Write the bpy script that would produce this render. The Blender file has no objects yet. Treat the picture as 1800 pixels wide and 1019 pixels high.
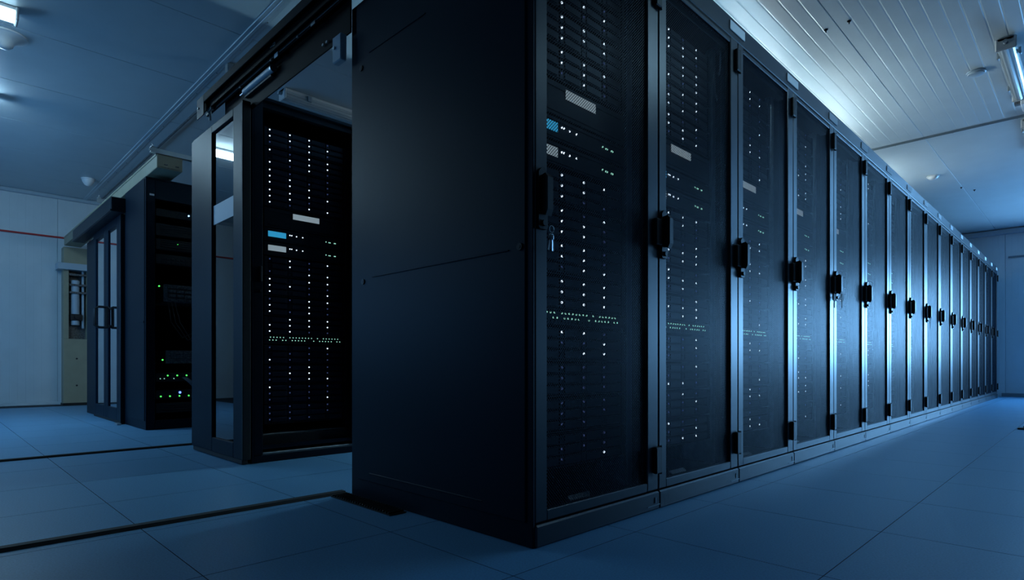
import bpy, bmesh, math, random
from mathutils import Vector

# ------------------------------------------------------------------ scene, camera, light
scene = bpy.context.scene
col = scene.collection
random.seed(7)

cam_data = bpy.data.cameras.new('camera')
cam_data.sensor_width = 36.0
cam_data.lens = 20.68
cam_data.shift_y = 0.0725
cam_data.clip_start = 0.05
cam = bpy.data.objects.new('camera', cam_data)
cam.location = (1.37, -1.48, 0.632)
cam.rotation_euler = (math.radians(90), 0, math.radians(45))
col.objects.link(cam)
scene.camera = cam

vs = scene.view_settings
vs.view_transform = 'Standard'
vs.look = 'None'
vs.gamma = 1.0
vs.use_curve_mapping = False
vs.exposure = 0.0

world = bpy.data.worlds.new('night_sky')
scene.world = world
world.use_nodes = True
world.node_tree.nodes['Background'].inputs[0].default_value = (0.10, 0.30, 0.62, 1)
world.node_tree.nodes['Background'].inputs[1].default_value = 0.25


def area(name, loc, rot, sx, sy, power, color, spread=180):
    l = bpy.data.lights.new(name, 'AREA')
    l.shape = 'RECTANGLE'
    l.size = sx
    l.size_y = sy
    l.energy = power
    l.color = color
    l.spread = math.radians(spread)
    o = bpy.data.objects.new(name, l)
    o.location = loc
    o.rotation_euler = [math.radians(a) for a in rot]
    col.objects.link(o)
    return o


BLUE = (0.20, 0.54, 1.0)
PALE = (0.55, 0.82, 1.0)
# area lights behind added, unseen windows, placed for the rack reflections
WINE = (1.75, 4.2, 0.75, 2.35)      # x0 x1 z0 z1 in the end wall
WINF = (-7.6, -5.2, 0.9, 2.2)      # x0 x1 z0 z1 in the front wall
area('fill_light_end', ((WINE[0] + WINE[1]) / 2, 13.85, (WINE[2] + WINE[3]) / 2), (-90, 0, 0), 2.45, 1.6, 820, (0.25, 0.59, 1.0))
area('fill_light_front', ((WINF[0] + WINF[1]) / 2, -3.72, (WINF[2] + WINF[3]) / 2), (90, 0, 0), 2.4, 1.3, 90, BLUE)
LAMP_A = 260.0     # emission of the lit tubes hung in the middle aisle
LAMP_B = 9.0      # emission of the lit tubes over the front corridor
LAMP_C = 60.0      # emission of the brighter tube near the left wall
FILL_D = 420.0     # emission of the low tube added to brighten the middle aisle floor
FILL_R = 30.0      # emission of the unseen tube added to brighten the right aisle floor

# ------------------------------------------------------------------ materials
MATS = {}


def nodes_of(m):
    m.use_nodes = True
    return m.node_tree.nodes, m.node_tree.links


def pmat(name, color, rough=0.5, metal=0.0, spec=0.5, noise=0.0, nscale=40.0, bump=0.0, bscale=300.0, rvar=0.0, coat=0.0):
    m = bpy.data.materials.new(name)
    n, l = nodes_of(m)
    b = n['Principled BSDF']
    b.inputs['Base Color'].default_value = (*color, 1)
    b.inputs['Roughness'].default_value = rough
    b.inputs['Metallic'].default_value = metal
    b.inputs['Specular IOR Level'].default_value = spec
    b.inputs['Coat Weight'].default_value = coat
    tc = n.new('ShaderNodeTexCoord')
    if noise > 0 or rvar > 0:
        t = n.new('ShaderNodeTexNoise')
        t.inputs['Scale'].default_value = nscale
        t.inputs['Detail'].default_value = 5
        l.new(tc.outputs['Object'], t.inputs['Vector'])
        if noise > 0:
            r = n.new('ShaderNodeValToRGB')
            r.color_ramp.elements[0].position = 0.3
            r.color_ramp.elements[1].position = 0.7
            r.color_ramp.elements[0].color = (*[c * (1 - noise) for c in color], 1)
            r.color_ramp.elements[1].color = (*[min(1, c * (1 + noise)) for c in color], 1)
            l.new(t.outputs['Fac'], r.inputs['Fac'])
            l.new(r.outputs['Color'], b.inputs['Base Color'])
        if rvar > 0:
            mr = n.new('ShaderNodeMapRange')
            mr.inputs['To Min'].default_value = rough - rvar
            mr.inputs['To Max'].default_value = rough + rvar
            l.new(t.outputs['Fac'], mr.inputs['Value'])
            l.new(mr.outputs['Result'], b.inputs['Roughness'])
    if bump > 0:
        t2 = n.new('ShaderNodeTexNoise')
        t2.inputs['Scale'].default_value = bscale
        t2.inputs['Detail'].default_value = 3
        l.new(tc.outputs['Object'], t2.inputs['Vector'])
        bp = n.new('ShaderNodeBump')
        bp.inputs['Strength'].default_value = bump
        bp.inputs['Distance'].default_value = 0.002
        l.new(t2.outputs['Fac'], bp.inputs['Height'])
        l.new(bp.outputs['Normal'], b.inputs['Normal'])
    MATS[name] = m
    return m


def emat(name, color, strength):
    m = bpy.data.materials.new(name)
    n, l = nodes_of(m)
    b = n['Principled BSDF']
    b.inputs['Base Color'].default_value = (*[c * 0.5 for c in color], 1)
    b.inputs['Emission Color'].default_value = (*color, 1)
    b.inputs['Emission Strength'].default_value = strength
    MATS[name] = m
    return m


def mesh_mat(name, color, rough, px, pz, r):
    """perforated steel sheet: staggered round holes cut through by transparency"""
    m = bpy.data.materials.new(name)
    n, l = nodes_of(m)
    b = n['Principled BSDF']
    b.inputs['Base Color'].default_value = (*color, 1)
    b.inputs['Roughness'].default_value = rough
    b.inputs['Specular IOR Level'].default_value = 0.11
    b.inputs['Specular Tint'].default_value = (0.45, 0.72, 1.0, 1)
    tc = n.new('ShaderNodeTexCoord')
    sp = n.new('ShaderNodeSeparateXYZ')
    l.new(tc.outputs['Object'], sp.inputs[0])

    def mth(op, a, bb=None):
        k = n.new('ShaderNodeMath')
        k.operation = op
        for i, v in enumerate((a, bb)):
            if v is None:
                continue
            if isinstance(v, (int, float)):
                k.inputs[i].default_value = v
            else:
                l.new(v, k.inputs[i])
        return k.outputs[0]
    u = mth('DIVIDE', sp.outputs['Y'], px)
    v = mth('DIVIDE', sp.outputs['Z'], pz)

    def dist(off):
        a = mth('MULTIPLY', mth('SUBTRACT', mth('FRACT', mth('ADD', u, off)), 0.5), px)
        c = mth('MULTIPLY', mth('SUBTRACT', mth('FRACT', mth('ADD', v, off)), 0.5), pz)
        return mth('SQRT', mth('ADD', mth('MULTIPLY', a, a), mth('MULTIPLY', c, c)))
    hole = mth('LESS_THAN', mth('MINIMUM', dist(0.0), dist(0.5)), r)
    tr = n.new('ShaderNodeBsdfTransparent')
    mx = n.new('ShaderNodeMixShader')
    l.new(hole, mx.inputs[0])
    l.new(b.outputs[0], mx.inputs[1])
    l.new(tr.outputs[0], mx.inputs[2])
    l.new(mx.outputs[0], n['Material Output'].inputs['Surface'])
    MATS[name] = m
    return m


def glass_mat(name, tint, trans, rough=0.02, ior=1.5):
    m = bpy.data.materials.new(name)
    n, l = nodes_of(m)
    n.remove(n['Principled BSDF'])
    tr = n.new('ShaderNodeBsdfTransparent')
    tr.inputs[0].default_value = (*[t * trans for t in tint], 1)
    gl = n.new('ShaderNodeBsdfGlossy')
    gl.inputs['Roughness'].default_value = rough
    gl.inputs['Color'].default_value = (1, 1, 1, 1)
    fr = n.new('ShaderNodeFresnel')
    fr.inputs['IOR'].default_value = max(ior, 1.0)
    mx = n.new('ShaderNodeMixShader')
    if ior < 0:
        mx.inputs[0].default_value = -ior
    elif ior > 0:
        l.new(fr.outputs[0], mx.inputs[0])
    else:
        mx.inputs[0].default_value = 0.06
    l.new(tr.outputs[0], mx.inputs[1])
    l.new(gl.outputs[0], mx.inputs[2])
    l.new(mx.outputs[0], n['Material Output'].inputs['Surface'])
    MATS[name] = m
    return m


pmat('rack_paint', (0.003, 0.006, 0.010), 0.40, bump=0.01, bscale=500, spec=0.25)
pmat('side_paint', (0.002, 0.007, 0.015), 0.46, bump=0.015, bscale=500, spec=0.14)
pmat('door_paint', (0.006, 0.012, 0.020), 0.36, bump=0.01, bscale=500, spec=0.65)
pmat('interior', (0.003, 0.004, 0.006), 0.6, spec=0.2)
pmat('matte_black', (0.0015, 0.0018, 0.0025), 0.6, spec=0.1)
pmat('black_plastic', (0.004, 0.004, 0.005), 0.45, spec=0.3)
pmat('shelf_black', (0.003, 0.004, 0.007), 0.45, spec=0.2)
pmat('drive_black', (0.003, 0.004, 0.011), 0.40, spec=0.25)
pmat('zinc', (0.34, 0.36, 0.36), 0.42, metal=0.6, noise=0.15, nscale=30)
pmat('steel', (0.55, 0.57, 0.58), 0.3, metal=0.9)
pmat('beige', (0.29, 0.28, 0.20), 0.5, noise=0.05, nscale=8)
pmat('ceiling_paint', (0.56, 0.62, 0.64), 0.36, spec=0.6, noise=0.04, nscale=3, rvar=0.05)
pmat('wall_paint', (0.52, 0.60, 0.64), 0.45, noise=0.04, nscale=3)
pmat('dark_wall', (0.05, 0.065, 0.08), 0.6, noise=0.05, nscale=3)
pmat('trim_paint', (0.36, 0.45, 0.52), 0.4)
pmat('strip_metal', (0.55, 0.62, 0.66), 0.4, metal=0.3)
pmat('strip_dark', (0.20, 0.25, 0.28), 0.4, metal=0.3)
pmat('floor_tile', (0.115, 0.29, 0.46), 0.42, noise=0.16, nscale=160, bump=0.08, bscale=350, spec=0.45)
pmat('floor_joint', (0.02, 0.03, 0.045), 0.8, noise=0.1)
pmat('rubber', (0.006, 0.007, 0.008), 0.7, noise=0.2)
pmat('white_plastic', (0.75, 0.77, 0.78), 0.4)
pmat('grey_plastic', (0.35, 0.38, 0.40), 0.5)
pmat('paper_white', (0.80, 0.82, 0.84), 0.6)
pmat('red_pipe', (0.45, 0.03, 0.03), 0.4)
pmat('lamp_body', (0.55, 0.56, 0.56), 0.4)
pmat('unit_grey', (0.12, 0.125, 0.13), 0.45, metal=0.4, noise=0.6, nscale=60)
pmat('unit_dark', (0.008, 0.0085, 0.01), 0.5, noise=0.4, nscale=80)
pmat('cable_grey', (0.12, 0.16, 0.20), 0.5)
mesh_mat('perforated', (0.002, 0.007, 0.018), 0.42, 0.0120, 0.0125, 0.0042)
glass_mat('dark_glass', (0.45, 0.55, 0.65), 0.35, 0.02, 1.9)
glass_mat('door_glass', (0.6, 0.75, 0.85), 0.7, 0.04, -0.8)
glass_mat('window_glass', (0.9, 0.95, 1.0), 0.95, 0.02, 0)
for k in ('side_paint', 'rack_paint', 'drive_black', 'shelf_black'):
    MATS[k].node_tree.nodes['Principled BSDF'].inputs['Specular Tint'].default_value = (0.45, 0.72, 1.0, 1)
# clear ribbed lamp cover
m = pmat('lamp_cover', (0.75, 0.80, 0.80), 0.15, spec=0.8)
m.node_tree.nodes['Principled BSDF'].inputs['Transmission Weight'].default_value = 0.55
emat('led_white', (0.70, 0.84, 1.0), 1.7)
emat('led_dim', (0.25, 0.35, 0.9), 0.12)
emat('led_mint', (0.45, 1.0, 0.80), 0.7)
emat('led_green', (0.08, 0.9, 0.12), 1.6)
emat('led_blue', (0.08, 0.16, 1.0), 4.0)
emat('led_sky', (0.25, 0.55, 1.0), 4.0)
emat('led_red', (1.0, 0.09, 0.03), 2.5)
emat('panel_white', (0.50, 0.64, 0.72), 0.38)
emat('panel_blue', (0.03, 0.33, 0.60), 0.75)
emat('tube_lit_a', (0.72, 0.92, 1.0), LAMP_A)
emat('tube_lit_b', (0.50, 0.80, 1.0), LAMP_B)
emat('tube_lit_c', (0.50, 0.80, 1.0), LAMP_C)
emat('tube_fill_d', (0.40, 0.74, 1.0), FILL_D)
emat('tube_fill_r', (0.40, 0.74, 1.0), FILL_R)


# ------------------------------------------------------------------ mesh helpers
class MB:
    def __init__(self):
        self.v, self.f, self.m = [], [], []

    def add(self, vs_, fs, mat=0):
        b = len(self.v)
        self.v += [tuple(p) for p in vs_]
        for q in fs:
            self.f.append([b + i for i in q])
            self.m.append(mat)

    def box(self, x0, x1, y0, y1, z0, z1, bev=0.0, mat=0):
        lo, hi = (x0, y0, z0), (x1, y1, z1)
        bev = min(bev, 0.45 * min(x1 - x0, y1 - y0, z1 - z0))
        if bev <= 0:
            vs_ = [(hi[0] if i & 1 else lo[0], hi[1] if i & 2 else lo[1], hi[2] if i & 4 else lo[2]) for i in range(8)]
            self.add(vs_, [(0, 2, 3, 1), (4, 5, 7, 6), (0, 1, 5, 4), (2, 6, 7, 3), (0, 4, 6, 2), (1, 3, 7, 5)], mat)
            return self
        vs_ = []
        for i in range(8):
            s = [(i >> k) & 1 for k in range(3)]
            for a in range(3):     # vertex lying on the face of axis a
                p = []
                for k in range(3):
                    e = hi[k] if s[k] else lo[k]
                    if k != a:
                        e += -bev if s[k] else bev
                    p.append(e)
                vs_.append(p)
        fs = []
        for a in range(3):
            b, c = (a + 1) % 3, (a + 2) % 3
            for s in (0, 1):
                q = []
                for (sb, sc) in ((0, 0), (1, 0), (1, 1), (0, 1)):
                    q.append(((s << a) | (sb << b) | (sc << c)) * 3 + a)
                fs.append(q if s else q[::-1])
            for sb in (0, 1):       # edges running along axis a
                for sc in (0, 1):
                    i0 = (sb << b) | (sc << c)
                    i1 = i0 | (1 << a)
                    q = [i0 * 3 + b, i1 * 3 + b, i1 * 3 + c, i0 * 3 + c]
                    fs.append(q if (sb ^ sc) else q[::-1])
        for i in range(8):
            q = [i * 3, i * 3 + 1, i * 3 + 2]
            fs.append(q if bin(i).count('1') % 2 else q[::-1])
        self.add(vs_, fs, mat)
        return self

    def cyl(self, p0, p1, r, n=12, r2=None, mat=0):
        p0, p1 = Vector(p0), Vector(p1)
        r2 = r if r2 is None else r2
        d = (p1 - p0).normalized()
        a = d.orthogonal().normalized()
        b = d.cross(a)
        vs_ = []
        for (p, rr) in ((p0, r), (p1, r2)):
            for k in range(n):
                t = 2 * math.pi * k / n
                vs_.append(p + (a * math.cos(t) + b * math.sin(t)) * rr)
        fs = [(k, (k + 1) % n, n + (k + 1) % n, n + k) for k in range(n)]
        fs += [tuple(range(n))[::-1], tuple(range(n, 2 * n))]
        self.add(vs_, fs, mat)
        return self

    def lathe(self, prof, c=(0, 0, 0), n=24, mat=0):
        vs_, fs = [], []
        for (r, z) in prof:
            for k in range(n):
                t = 2 * math.pi * k / n
                vs_.append((c[0] + r * math.cos(t), c[1] + r * math.sin(t), c[2] + z))
        for j in range(len(prof) - 1):
            for k in range(n):
                fs.append((j * n + k, j * n + (k + 1) % n, (j + 1) * n + (k + 1) % n, (j + 1) * n + k))
        fs += [tuple(range(n))[::-1], tuple(range((len(prof) - 1) * n, len(prof) * n))]
        self.add(vs_, fs, mat)
        return self

    def prism(self, poly, axis, a0, a1, mat=0):
        """poly: 2-D outline in the two remaining axes (in x,y,z order)"""
        n = len(poly)
        vs_ = []
        for a in (a0, a1):
            for (p, q) in poly:
                w = [p, q]
                w.insert(axis, a)
                vs_.append(w)
        fs = [(k, (k + 1) % n, n + (k + 1) % n, n + k) for k in range(n)]
        fs += [tuple(range(n))[::-1], tuple(range(n, 2 * n))]
        self.add(vs_, fs, mat)
        return self

    def tube(self, pts, r, n=8, mat=0):
        pts = [Vector(p) for p in pts]
        rings = []
        up = None
        for i, p in enumerate(pts):
            d = (pts[min(i + 1, len(pts) - 1)] - pts[max(i - 1, 0)]).normalized()
            if up is None:
                up = d.orthogonal().normalized()
            up = (up - d * up.dot(d)).normalized()
            b = d.cross(up)
            rings.append([p + (up * math.cos(2 * math.pi * k / n) + b * math.sin(2 * math.pi * k / n)) * r for k in range(n)])
        vs_ = [q for rg in rings for q in rg]
        fs = []
        for j in range(len(pts) - 1):
            for k in range(n):
                fs.append((j * n + k, j * n + (k + 1) % n, (j + 1) * n + (k + 1) % n, (j + 1) * n + k))
        fs += [tuple(range(n))[::-1], tuple(range((len(pts) - 1) * n, len(pts) * n))]
        self.add(vs_, fs, mat)
        return self

    def mesh(self, name, mats, smooth=False):
        me = bpy.data.meshes.new(name)
        me.from_pydata(self.v, [], self.f)
        for k in ([mats] if isinstance(mats, str) else mats):
            me.materials.append(MATS[k])
        for p, i in zip(me.polygons, self.m):
            p.material_index = i
        bm = bmesh.new()
        bm.from_mesh(me)
        bmesh.ops.recalc_face_normals(bm, faces=bm.faces)
        bm.to_mesh(me)
        bm.free()
        if smooth:
            me.polygons.foreach_set('use_smooth', [True] * len(me.polygons))
            me.set_sharp_from_angle(angle=math.radians(40))
        me.update()
        return me

    def build(self, name, mats, parent=None, smooth=False, loc=(0, 0, 0)):
        return link(name, self.mesh(name, mats, smooth), parent, loc)


def link(name, data, parent=None, loc=(0, 0, 0)):
    o = bpy.data.objects.new(name, data)
    col.objects.link(o)
    o.location = loc
    if parent is not None:
        o.parent = parent
    return o


def empty(name, loc=(0, 0, 0)):
    o = bpy.data.objects.new(name, None)
    o.empty_display_size = 0.1
    o.location = loc
    col.objects.link(o)
    return o


def tag(o, label=None, cat=None, group=None, kind=None):
    if label:
        o['label'] = label
    if cat:
        o['category'] = cat
    if group:
        o['group'] = group
    if kind:
        o['kind'] = kind
    return o


def cbox(name, dims, mat, parent=None, bev=0.0):
    return MB().box(*dims, bev=bev).build(name, mat, parent)


# ------------------------------------------------------------------ the room
X0, X1 = -10.2, 4.6
Y0, Y1 = -3.45, 13.5
H = 3.28

# floor with its tiles
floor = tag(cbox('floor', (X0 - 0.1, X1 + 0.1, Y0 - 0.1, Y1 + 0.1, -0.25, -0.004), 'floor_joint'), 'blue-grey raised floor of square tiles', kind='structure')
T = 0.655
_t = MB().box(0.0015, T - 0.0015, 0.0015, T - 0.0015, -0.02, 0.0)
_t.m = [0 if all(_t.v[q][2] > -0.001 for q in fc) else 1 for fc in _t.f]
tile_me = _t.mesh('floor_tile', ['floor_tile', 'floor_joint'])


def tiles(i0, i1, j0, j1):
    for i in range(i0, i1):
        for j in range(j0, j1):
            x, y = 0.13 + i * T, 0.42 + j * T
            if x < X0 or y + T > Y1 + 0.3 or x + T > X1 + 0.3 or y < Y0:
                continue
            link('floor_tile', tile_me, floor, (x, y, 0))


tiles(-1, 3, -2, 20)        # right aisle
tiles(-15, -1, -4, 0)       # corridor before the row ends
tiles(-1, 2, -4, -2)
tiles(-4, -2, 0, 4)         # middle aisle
tiles(-8, -5, 0, 5)         # left aisle


def ribbed(width, length, thick, ribs, gw=0.008, gd=0.0015):
    """sandwich panel: length along y, width along x, ribbed face looking down (-z)"""
    mb = MB()
    prof = [(0.0015, thick), (0.0015, 0.006), (0.005, 0.0)]
    if ribs:
        st = width / ribs
        for k in range(1, ribs):
            c = k * st
            prof += [(c - gw, 0), (c - gw * 0.3, gd), (c + gw * 0.3, gd), (c + gw, 0)]
    prof += [(width - 0.005, 0.0), (width - 0.0015, 0.006), (width - 0.0015, thick)]
    n = len(prof)
    vs_ = [(x, 0.001, z) for (x, z) in prof] + [(x, length - 0.001, z) for (x, z) in prof]
    fs = [(k, k + 1, n + k + 1, n + k) for k in range(n - 1)] + [(n - 1, 0, n, 2 * n - 1)]
    mb.add(vs_, fs)
    return mb


ceiling = tag(cbox('ceiling', (X0 - 0.1, X1 + 0.1, Y0 - 0.1, Y1 + 0.1, H + 0.03, H + 0.2), 'strip_dark'), 'pale metal panel ceiling', kind='structure')
PW = 1.145
JOINTS = [Y0, 0.37, 6.80, Y1]
for a in range(3):
    ya, yb = JOINTS[a], JOINTS[a + 1]
    ribbed_me = ribbed(PW, yb - ya, 0.03, 11).mesh('ceiling_panel', 'ceiling_paint')
    plain_me = ribbed(PW, yb - ya, 0.03, 0).mesh('ceiling_panel', 'ceiling_paint')
    for k in range(-9, 5):
        x = -0.085 + k * PW
        if x > X1:
            continue
        link('ceiling_panel', ribbed_me if (k >= -2 and a < 2) else plain_me, ceiling, (x, ya, H))

for (y, mat, w) in ((0.37, 'strip_metal', 0.045), (6.80, 'strip_dark', 0.035)):
    j = MB().box(X0, X1, y - w, y + w, H - 0.008, H + 0.002, bev=0.004).box(X0, X1, y - w * 0.3, y + w * 0.3, H - 0.014, H - 0.006, bev=0.003)
    jo = j.build('ceiling_joint_strip', mat, ceiling)
    riv = MB().lathe([(0.007, 0), (0.006, -0.004), (0.002, -0.006)], n=8).mesh('rivet', 'zinc')
    for i in range(22):
        link('rivet', riv, ceiling, (X0 + 0.3 + i * 0.56, y + w * 0.65, H - 0.008))
scr = MB().lathe([(0.016, 0), (0.014, -0.006), (0.006, -0.012), (0.004, -0.024)], n=10).mesh('screw', 'black_plastic', True)
for (x, y) in ((-0.165, 3.57), (0.0, 3.57), (-0.10, 9.5), (0.02, 9.8), (0.62, 10.2)):
    link('screw', scr, ceiling, (x, y, H))

# walls
wl = tag(cbox('wall_left', (X0 - 0.2, X0 - 0.03, Y0 - 0.1, Y1 + 0.1, -0.004, H + 0.03), 'wall_paint'), 'pale ribbed panel wall', kind='structure')
ex0, ex1, ez0, ez1 = WINE
_w = MB().box(X0 - 0.2, ex0, Y1 + 0.03, Y1 + 0.2, -0.004, H + 0.03).box(ex1, X1 + 0.2, Y1 + 0.03, Y1 + 0.2, -0.004, H + 0.03)
_w.box(ex0, ex1, Y1 + 0.03, Y1 + 0.2, -0.004, ez0).box(ex0, ex1, Y1 + 0.03, Y1 + 0.2, ez1, H + 0.03)
wb = tag(_w.build('wall_back', 'wall_paint'), 'pale ribbed panel wall at the end of the aisle', kind='structure')
wp = ribbed(PW, H, 0.03, 12, 0.006, 0.0009)
# stand the panel upright: face looking +x (left wall) / -y (back wall)
me_l = MB()
me_l.add([(-z, x, y) for (x, y, z) in wp.v], wp.f)
me_l = me_l.mesh('wall_panel', 'wall_paint')
me_b = MB()
me_b.add([(x, z, y) for (x, y, z) in wp.v], wp.f)
me_b = me_b.mesh('wall_panel', 'wall_paint')
for k in range(15):
    y = Y0 + 0.02 + k * PW
    if y + PW < Y1 + 1.0:
        link('wall_panel', me_l, wl, (X0, y, 0))
for k in range(10):
    link('wall_panel', me_b, wb, (X0 - 0.25 + k * PW + 0.2, Y1, 0))

tag(MB().box(X0, X0 + 0.05, Y0, Y1, H - 0.06, H - 0.001, bev=0.01).build('trim_1', 'trim_paint'), 'cove trim along the left wall', kind='structure')
tag(MB().box(X0 + 0.06, X1, Y1 - 0.10, Y1 - 0.001, H - 0.11, H - 0.016, bev=0.01).build('trim_2', 'trim_paint'), 'cove trim along the end wall', kind='structure')
tag(MB().box(0.0, X1 - 0.01, Y1 - 0.02, Y1 - 0.001, 0.001, 0.07, bev=0.004).build('baseboard_shade_back', 'strip_dark'), kind='structure')  # dark colour holds the shadow along the foot of the end wall
tag(MB().box(X0 + 0.001, X0 + 0.02, Y0, 8.0, 0.001, 0.05, bev=0.004).build('baseboard_left', 'wall_paint'), kind='structure')

# right wall; front wall with an opening for the added window
tag(cbox('wall_right', (X1, X1 + 0.15, Y0 - 0.1, Y1 + 0.1, 0, H), 'dark_wall'), kind='structure')
x0, x1, z0f, z1f = WINF
r = MB()
r.box(X0 - 0.2, x0, Y0 - 0.15, Y0, 0, H).box(x1, X1 + 0.15, Y0 - 0.15, Y0, 0, H).box(x0, x1, Y0 - 0.15, Y0, 0, z0f).box(x0, x1, Y0 - 0.15, Y0, z1f, H)
tag(r.build('wall_front', 'dark_wall'), kind='structure')


def window(name, frame_boxes, pane_box):  # frame and pane of an added window, out of view
    f = MB()
    for b in frame_boxes:
        f.box(*b, bev=0.004)
    o = tag(f.build(name, 'white_plastic'), kind='structure')
    MB().box(*pane_box).build('window_pane', 'window_glass', o)


window('added_window_1', [(ex0, ex0 + 0.05, Y1 + 0.03, Y1 + 0.08, ez0, ez1), (ex1 - 0.05, ex1, Y1 + 0.03, Y1 + 0.08, ez0, ez1), (ex0 + 0.05, ex1 - 0.05, Y1 + 0.03, Y1 + 0.08, ez0, ez0 + 0.05), (ex0 + 0.05, ex1 - 0.05, Y1 + 0.03, Y1 + 0.08, ez1 - 0.05, ez1)],
       (ex0 + 0.05, ex1 - 0.05, Y1 + 0.05, Y1 + 0.056, ez0 + 0.05, ez1 - 0.05))
fy0, fy1 = Y0 - 0.10, Y0 - 0.05
window('added_window_2', [(x0, x0 + 0.05, fy0, fy1, z0f, z1f), (x1 - 0.05, x1, fy0, fy1, z0f, z1f), (x0 + 0.05, x1 - 0.05, fy0, fy1, z0f, z0f + 0.05), (x0 + 0.05, x1 - 0.05, fy0, fy1, z1f - 0.05, z1f)],
       (x0 + 0.05, x1 - 0.05, fy0 + 0.02, fy0 + 0.026, z0f + 0.05, z1f - 0.05))

# ------------------------------------------------------------------ rack equipment
RW, RD, RH = 0.80, 1.20, 2.354
EY0, EY1 = 0.118, 0.682        # width of the mounted units
EX = -0.112                    # their front face
CW = (EY1 - EY0 - 0.012) / 4   # one drive carrier
SH = 0.133                     # one shelf of drives
ROWH = 0.0395


def zmap(z, k):
    return 0.278 + (z - 0.278) * k


def carrier_mesh(led):
    mb = MB()
    mb.box(-0.04, 0.0, 0.0015, CW - 0.0015, 0.0015, ROWH - 0.0015, bev=0.002)
    mb.box(0.0, 0.004, 0.028, CW - 0.014, 0.006, ROWH - 0.006, bev=0.0015)       # pull lever
    mb.cyl((-0.001, 0.013, ROWH * 0.62), (0.0025, 0.013, ROWH * 0.62), 0.0048, 8, mat=1)
    return mb


CARRIER = {k: carrier_mesh(k).mesh('drive_carrier', ['drive_black', k]) for k in ('led_white', 'led_dim', 'shelf_black')}


def shelf_body(joined=None):
    mb = MB()
    mb.box(-0.55, -0.02, EY0 + 0.01, EY1 - 0.01, 0.0, SH - 0.003)
    mb.box(-0.03, 0.003, EY0 - 0.018, EY0 + 0.004, 0.002, SH - 0.004, bev=0.002)
    mb.box(-0.03, 0.003, EY1 - 0.004, EY1 + 0.018, 0.002, SH - 0.004, bev=0.002)
    mb.box(-0.03, 0.001, EY0 + 0.004, EY1 - 0.004, 0.0, 0.004)
    if joined:
        for q in range(4):
            for r_ in range(3):
                c = carrier_mesh(0)
                dy, dz = EY0 + 0.006 + q * CW, 0.006 + r_ * (ROWH + 0.0015)
                mb.add([(x, y + dy, z + dz) for (x, y, z) in c.v], c.f)
                lit = 1 if joined.random() < 0.42 else (2 if joined.random() < 0.6 else 0)
                for i in range(len(c.f)):
                    mb.m[len(mb.m) - len(c.f) + i] = lit if c.m[i] == 1 else 0
    return mb


SHELF_BARE = shelf_body().mesh('disk_shelf', 'shelf_black')
_r = random.Random(3)
SHELF_FULL = [shelf_body(_r).mesh('disk_shelf', ['shelf_black', 'led_white', 'led_dim']) for _ in range(5)]


def unit_mesh(h, kind):
    """head unit with a name strip, controllers, switch"""
    mb = MB()
    mb.box(-0.55, -0.004, EY0 + 0.004, EY1 - 0.004, 0.0, h - 0.002)
    mb.box(-0.01, 0.0, EY0 - 0.018, EY1 + 0.018, 0.001, h - 0.003, bev=0.002)
    if kind == 'switch':
        for k in range(24):
            y = EY0 + 0.03 + k * 0.0212
            mb.box(0.0, 0.002, y, y + 0.014, 0.008, 0.022)
    else:
        mb.box(0.0, 0.003, EY0 + 0.01, EY1 - 0.01, h * 0.12, h * 0.2)
        mb.box(0.0, 0.003, EY0 + 0.01, EY1 - 0.01, h * 0.80, h * 0.88)
    return mb.mesh('unit', 'shelf_black')


UNIT = {'head': unit_mesh(0.135, 'head'), 'ctl': unit_mesh(0.092, 'ctl'), 'switch': unit_mesh(0.056, 'switch')}


def dots(pts, r=0.0035):
    mb = MB()
    for (y, z) in pts:
        mb.cyl((-0.001, y, z), (0.003, y, z), r, 6)
    return mb


HEAD_STRIP = MB().box(0.003, 0.006, 0.295, 0.487, 0.078, 0.116, bev=0.001).mesh('name_strip', 'panel_white')
BLUE_STRIP = MB().box(0.003, 0.006, 0.125, 0.247, 0.030, 0.067, bev=0.001).mesh('display', 'panel_blue')
WHITE_STRIP = MB().box(0.003, 0.006, 0.125, 0.247, 0.030, 0.067, bev=0.001).mesh('display', 'panel_white')
CTL_DOTS = [dots([(0.275, 0.058), (0.288, 0.058), (0.322, 0.056), (0.366, 0.056)], 0.0042).mesh('status_lights', 'led_white'),
            dots([(0.54, 0.052), (0.562, 0.050), (0.572, 0.050), (0.604, 0.050), (0.612, 0.050)], 0.0040).mesh('status_lights', 'led_mint')]
_p = []
for k in range(24):
    if _r.random() < 0.72:
        _p.append((EY0 + 0.024 + k * 0.0222, 0.046))
    if _r.random() < 0.66:
        _p.append((EY0 + 0.018 + k * 0.0222, 0.027))
SW_DOTS = dots(_p, 0.0036).mesh('port_lights', 'led_mint')


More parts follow.
